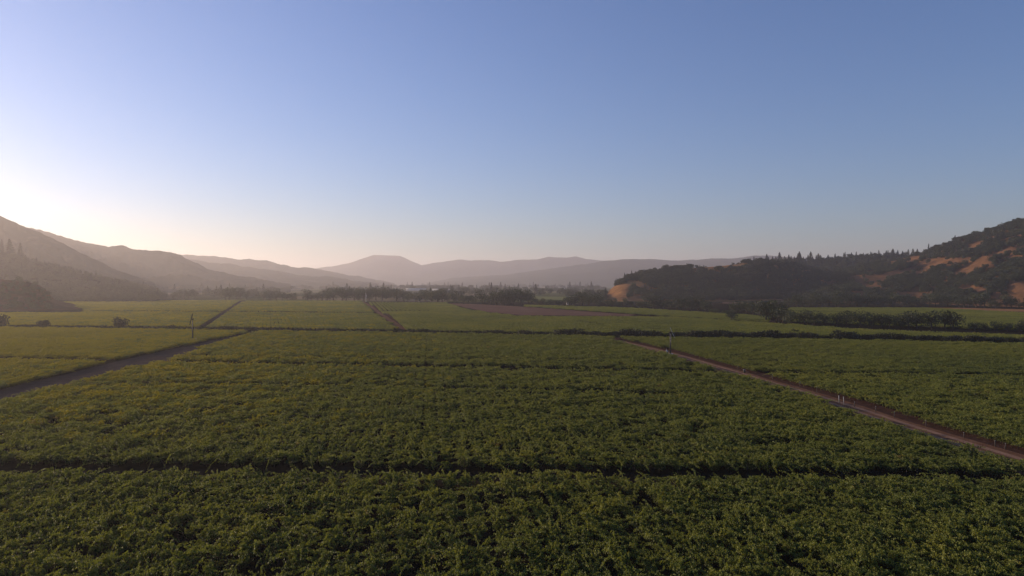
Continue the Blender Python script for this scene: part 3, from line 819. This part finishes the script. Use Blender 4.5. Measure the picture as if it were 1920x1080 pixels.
ALL = []      # point, size, index of kind
def wood(name, n, seed, size, conif=0.05, dens=None, tmax=0.25, patchy=True):
    P = hill_points(name, n, seed, tmax=tmax)
    r = np.random.default_rng(seed + 1)
    px, py = proj(P[:, 0], P[:, 1], P[:, 2] + 3)
    k = (np.abs(px - 960) < 1250)
    if name == 'left_knoll': k &= px < 97
    if patchy:
        wx = np.array([mnoise.noise(Vector((a * 0.05, b * 0.05, 2.0))) for a, b in P[:, :2]]); wy = np.array([mnoise.noise(Vector((a * 0.05, b * 0.05, 5.0))) for a, b in P[:, :2]])
        for qi, q in enumerate(patches): k &= ~(in_poly(px + (16 if qi > 1 else 3) * wx, py + (7 if qi > 1 else 1) * wy, q) & (r.random(len(px)) > (0.04 if qi > 1 else 0.0)))
    if dens is not None:
        nz = np.array([mnoise.noise(Vector((a * 0.012, b * 0.012, seed))) for a, b in P[:, :2]])
        k &= nz < dens
    P = P[k]; s = size * (0.55 + 0.65 * r.random(len(P)))
    ix = np.where(r.random(len(P)) < conif, r.integers(6, 9, len(P)), r.integers(0, 6, len(P)))
    return P, s, ix
W_ = [wood('right_hill', 13000, 21, 0.78, 0.03, 0.27), wood('right_knoll', 5200, 22, 0.80, 0.03, 0.45), wood('right_ridge', 4500, 23, 0.85, 0.20, 0.9),
      wood('left_spur', 3600, 24, 0.8, 0.03, 0.7, patchy=False), wood('left_knoll', 700, 25, 0.5, 0.0, 0.2, patchy=False)]
P = np.concatenate([w[0] for w in W_]); S = np.concatenate([w[1] for w in W_]); I = np.concatenate([w[2] for w in W_])
hid = np.concatenate([np.full(len(w[0]), i) for i, w in enumerate(W_)])
# the oaks that show largest are trees of their own, as many as the kind allows
px, py = proj(P[:, 0], P[:, 1], P[:, 2])
vis = (px > -20) & (px < 1940) & (I < 6)
app = np.where(vis, S / P[:, 1], 0)
room = max(0, 298 - NT['oak'])
pick = np.argsort(-app)[:room]
HL = ['dark oak among the dry grass on the big right hill', 'dark oak on the wooded knoll behind the golden slope', 'dark oak on the long ridge behind the knoll',
      'hazy oak on the wooded spur at the left', 'oak on the small russet knoll at the left edge']
for q in pick:
    tree('oak', tuple(P[q] - np.array([0, 0, 0.4])), float(S[q]), HL[hid[q]], 'hillside oaks')
rest = np.ones(len(P), bool); rest[pick] = False
for h, lab in enumerate(['dark woodland of oaks and brush patching the dry grass of the big right hill', 'dark woodland covering the knoll behind the golden slope', 'dark mixed woodland on the long ridge behind the knoll',
                         'hazy woodland covering the spur at the left', 'scrubby woodland on top of the small knoll at the left edge']):
    k = rest & (hid == h)
    scatter('woodland', P[k] - np.array([0, 0, 0.3]), rng.random(int(k.sum())) * 6.28, S[k], I[k], WOOD, lab, 'woodland')

# conifers that stand out on the skylines
def skyline(name, x0, x1, n, h0, h1, label, group, seed):
    V, xs, ts = HILLS[name]; j = int(np.argmin(np.abs(ts)))
    r = random.Random(seed)
    for k in range(n):
        x = x0 + (x1 - x0) * (k + r.uniform(0.1, 0.9)) / n
        i = int(np.clip(np.searchsorted(xs, x), 0, len(xs) - 1)); p = V[i, j]
        c = tree('conifer', (float(p[0]), float(p[1]) - r.uniform(0, 20), float(p[2]) - 1.5), (h0 + (h1 - h0) * r.random() ** 1.6) / F * p[1] / 20.0, label, group)
        c.scale = (c.scale[0] * 1.35, c.scale[1] * 1.35, c.scale[2] * 0.9)
skyline('right_ridge', 1428, 1535, 22, 9, 22, 'dark pointed conifer in the tight row along the skyline left of the big hill', 'skyline conifers', 1)
skyline('right_ridge', 1535, 1735, 22, 6, 15, 'small dark conifer on the low skyline saddle beside the big hill', 'saddle conifers', 2)
for x, y0, h in ((5, 480, 32), (16, 486, 34), (37, 490, 32), (46, 494, 12), (67, 499, 12), (85, 502, 11), (102, 506, 9), (145, 514, 10)):
    V, xs, ts = HILLS['left_spur']; j = int(np.argmin(np.abs(ts))); i = int(np.argmin(np.abs(xs - x))); p = V[i, j]
    lab = {5: 'tall slim hazy conifer at the very left edge of the skyline spur', 16: 'broad hazy conifer second from the left edge on the spur', 37: 'pointed hazy conifer standing apart, third from the left edge on the spur'}.get(x, 'tiny hazy conifer on the falling skyline of the left spur')
    e = tree('conifer', (float(p[0]), float(p[1]), float(p[2]) - 2), h / F * p[1] / 20.0, lab, 'conifers on the left spur')
    e.scale = (e.scale[0] * 1.25, e.scale[1] * 1.25, e.scale[2])

# far valley woods
r = np.random.default_rng(77)
PF, SF = [], []
for dist, n, wid in ((1350, 240, 0.5), (1750, 300, 0.6), (2200, 420, 0.7), (2900, 520, 0.7), (3800, 600, 0.7), (4800, 600, 0.7)):
    a = r.random(n) * 1.9 - 1.05
    nz = np.array([mnoise.noise(Vector((q * 9, dist, 1.0))) for q in a])
    k = nz > -0.12
    a = a[k]; D = dist + r.normal(size=len(a)) * dist * 0.05 + 120 * np.sin(a * 7 + dist)
    X_ = a * D * 0.8
    pxx = 960 + F * X_ / D
    k = (pxx < 1135 + (D > 1600) * 0) & (pxx > (-40 if dist > 1500 else 380)) & ~((pxx > 980) & (pxx < 1066) & (D < 1500))
    PF.append(np.stack([X_[k], D[k], np.zeros(k.sum())], 1)); SF.append((0.8 + 0.9 * r.random(k.sum())) * (1 + (dist > 2500) * 0.25))
PF = np.concatenate(PF); SF = np.concatenate(SF)
scatter('woodland', PF, r.random(len(PF)) * 6.28, np.stack([SF * 1.2, SF * 1.2, SF], 1), np.where(r.random(len(PF)) < 0.12, r.integers(6, 9, len(PF)), r.integers(0, 6, len(PF))), WOOD,
        'hazy lines of distant woodland across the far valley floor', 'woodland')

# ------------------------------------------------------------------ wind machines
def wind_machine(x, y, H, head, blade_ang, mat, label, box_side=-1, paint=None):
    X_, Y_, _ = U(x, y)
    e = empty('wind_machine', (X_, Y_, 0)); tag(e, label, 'wind machine')
    MB().tube([(0, 0, 0), (0, 0, H * 0.5), (0, 0, H)], [0.34, 0.27, 0.19], 14).build('tower', mat, e, True)
    MB().box((0, 0, 0.12), (1.9, 1.9, 0.24)).build('base_slab', M['wall'], e)
    hd = MB(); ca, sa = math.cos(head), math.sin(head)
    hd.box((0, 0, H + 0.22), (0.9, 0.5, 0.5), head); hd.tube([(0.4 * ca, 0.4 * sa, H + 0.22), (0.9 * ca, 0.9 * sa, H + 0.16)], [0.13, 0.10], 10)
    hd.build('gearbox', M['dark_steel'], e)
    # two tapered blades on a hub, turned by blade_ang about the shaft
    hub = Vector((0.9 * ca, 0.9 * sa, H + 0.16)); axis = Vector((ca, sa, -0.08)).normalized(); side = axis.cross(Vector((0, 0, 1))).normalized(); up = side.cross(axis)
    d = side * math.cos(blade_ang) + up * math.sin(blade_ang)
    for s in (1, -1):
        bl = MB(); w = (axis.cross(d) * 0.9 + axis * 0.43).normalized(); n_ = d.cross(w).normalized()
        secs = [(0.15, 0.14, 0.09), (0.7, 0.24, 0.08), (1.6, 0.26, 0.06), (2.6, 0.20, 0.04), (2.95, 0.12, 0.03)]
        base = len(bl.V)
        for rr, cw, th in secs:
            c = hub + d * s * rr
            for u, v in ((-1, 0), (0, 1), (1, 0), (0, -1)):
                bl.V.append(tuple(c + w * cw * u + n_ * th * v))
        for i in range(len(secs) - 1):
            for j in range(4):
                a, b = i * 4 + j, i * 4 + (j + 1) % 4
                bl.Q.append((a, b, b + 4, a + 4))
        bl.Q.append((0, 3, 2, 1)); k = (len(secs) - 1) * 4; bl.Q.append((k, k + 1, k + 2, k + 3))
        bl.build('blade', paint or M['galv'], e)
    MB().tube([tuple(hub - axis * 0.12), tuple(hub + axis * 0.18)], [0.2, 0.12], 10).build('hub', M['dark_steel'], e)
    en = MB().box((box_side * 1.35, -0.2, 0.85), (0.8, 0.7, 1.2)); en.box((box_side * 1.35, -0.2, 1.5), (0.9, 0.8, 0.08)).tube([(box_side * 1.5, 0.0, 1.5), (box_side * 1.5, 0.0, 2.1)], [0.05, 0.05], 6)
    en.build('engine_box', M['galv'], e)
    ld = MB()
    for sx in (-0.16, 0.16): ld.tube([(sx, -0.42, 0.4), (sx, -0.36, H - 0.3)], [0.025, 0.025], 4)
    for k in range(int(H / 0.5)): ld.tube([(-0.16, -0.41, 0.7 + k * 0.5), (0.16, -0.41, 0.7 + k * 0.5)], [0.018, 0.018], 4)
    ld.build('ladder', M['galv'], e)
    return e
wind_machine(361, 640.5, 10.6, R(-110), R(112), M['dark_steel'], 'dark wind machine tower with its blade pointing up, beside the gravel track on the left', 1, M['dark_steel'])
wind_machine(1257, 664, 8.4, R(-45), R(48), M['dark_steel'], 'dark wind machine tower with pale slanting blades, beside the red dirt road', -1, M['pale_paint'])
wind_machine(686, 565.5, 10.5, R(-60), R(70), M['pale_paint'], 'pale distant wind machine at the head of the brown diagonal track', 1, M['pale_paint'])

# stone and water box beside the left track
X_, Y_, _ = U(374, 640)
e = empty('utility_box', (X_, Y_, 0)); tag(e, 'low pale utility box on the verge right of the left wind machine', 'utility box')
MB().box((0, 0, 0.4), (1.5, 0.9, 0.8)).build('case', M['pale_paint'], e); MB().box((0, 0, 0.84), (1.62, 1.0, 0.07)).build('lid', M['roof'], e)
X_, Y_, _ = U(1396, 699)
e = empty('valve_box', (X_, Y_, 0)); tag(e, 'small pale box at the roadside corner where the thin dark alley meets the dirt road', 'utility box')
MB().box((0, 0, 0.45), (0.6, 0.45, 0.9)).build('case', M['old_post'], e); MB().box((0, 0, 0.93), (0.7, 0.55, 0.06)).build('lid', M['galv'], e)

# vineyard end posts on the right road
def post(x, y, h, lean, label, mat='old_post'):
    X_, Y_, _ = U(x, y)
    e = empty('vine_post', (X_, Y_, 0)); tag(e, label, 'post', 'end posts along the dirt road')
    MB().tube([(0, 0, -0.1), (lean * 0.5, 0, h * 0.5), (lean, 0, h)], [0.085, 0.08, 0.075], 7).build('shaft', M[mat], e)
    MB().tube([(lean, 0, h), (lean, 0, h + 0.05)], [0.10, 0.09], 7).build('cap', M['galv'], e)
post(1574, 756, 1.75, -0.08, 'left one of the two bright white posts beside the dirt road', 'post_wood')
post(1583, 758.5, 1.75, -0.10, 'right one of the two bright white posts beside the dirt road', 'post_wood')
for i, (x, y) in enumerate([(1603, 763), (1642, 772), (1678, 783), (1737, 800)]):
    post(x, y, 1.1, random.uniform(-.1, .1), '%s thin grey post to the right of the two white posts along the dirt road' % ORD[i])
for i, (x, y) in enumerate([(1809, 822), (1868, 838), (1886, 843)]):
    post(x, y, 1.0, random.uniform(-.12, .12), '%s grey post in the run ending where the dirt road leaves the right edge' % ORD[i])
for i, (x, y) in enumerate([(1384, 694.5), (1449, 713), (1500, 727), (1532, 737)]):
    post(x, y, 1.5, random.uniform(-.1, .1), '%s grey post left of the two white posts along the dirt road' % ORD[3 - i])

# ------------------------------------------------------------------ far buildings
def house(x, y, w, dp, h, roofh, label, cat='building', name='farm_building', rot=0.0, z=0.0, doors=1, wins=2, mat=None, d=None):
    if d is None: X_, Y_, _ = U(x, y)
    else: Y_ = d; X_ = (x - 960) / F * d
    e = empty(name, (X_, Y_, z), rot); tag(e, label, cat)
    MB().box((0, 0, h / 2 - 0.5), (w, dp, h + 1)).build('wall', mat or M['wall'], e)
    o = 0.5; W2, D2 = w / 2 + o, dp / 2 + o
    rf = MB()
    rf.V += [(-W2, -D2, h), (W2, -D2, h), (W2, D2, h), (-W2, D2, h), (-W2, 0, h + roofh), (W2, 0, h + roofh)]
    rf.Q += [(0, 1, 5, 4), (2, 3, 4, 5), (0, 3, 2, 1)]; rf.T += [(0, 4, 3), (1, 2, 5)]
    rf.build('roof', M['roof'], e)
    for k in range(doors): MB().box((w * 0.28 + k * 3.4, -dp / 2 - 0.04, h * 0.4), (2.4, 0.1, h * 0.8)).build('door', M['window'], e)
    for k in range(wins): MB().box((-w * 0.36 + k * (w * 0.45 / max(1, wins)), -dp / 2 - 0.04, h * 0.55), (1.5, 0.1, 1.2)).build('window', M['window'], e)
house(735, 555.5, 11, 8, 5, 2.2, 'pale little farm building in the gap of the tree line, right of the diagonal track')
house(1068, 571, 8, 6, 3.0, 1.2, 'small pale shed among the low trees left of the knoll', name='shed')
house(1149, 563, 16, 5, 3.0, 0.9, 'long low white shed at the foot of the golden slope', name='shed', mat=M['pale_paint'])
house(1629, 568, 10, 6, 3.5, 1.0, 'small pale shed among the trees at the foot of the big hill', name='shed', z=0)
house(780, 545.5, 70, 20, 7, 2.5, 'long pale warehouse in the haze behind the central tree line', rot=0.05, wins=6, doors=3, name='warehouse')
house(835, 546.0, 90, 20, 6, 2.0, 'longest pale warehouse in the haze, right of the other one', rot=-0.04, wins=6, doors=3, name='warehouse')
house(1060, 545, 60, 20, 7, 2.5, 'pale warehouse in the haze left of the knoll', rot=0.0, wins=5, doors=2, name='warehouse')

# ------------------------------------------------------------------ haze
m, nt, out = new_mat('haze')
pv = N(nt, 'ShaderNodeVolumePrincipled')
pv.inputs['Color'].default_value = (0.96, 0.90, 0.91, 1)
pv.inputs['Density'].default_value = 0.000112
pv.inputs['Anisotropy'].default_value = 0.50
nt.links.new(pv.outputs[0], out.inputs['Volume'])
hz = MB().box((0, 7400, 239), (24000, 16200, 480)).build('haze', m)
tag(hz, 'pale warm haze hanging in the valley air', 'haze', kind='stuff')
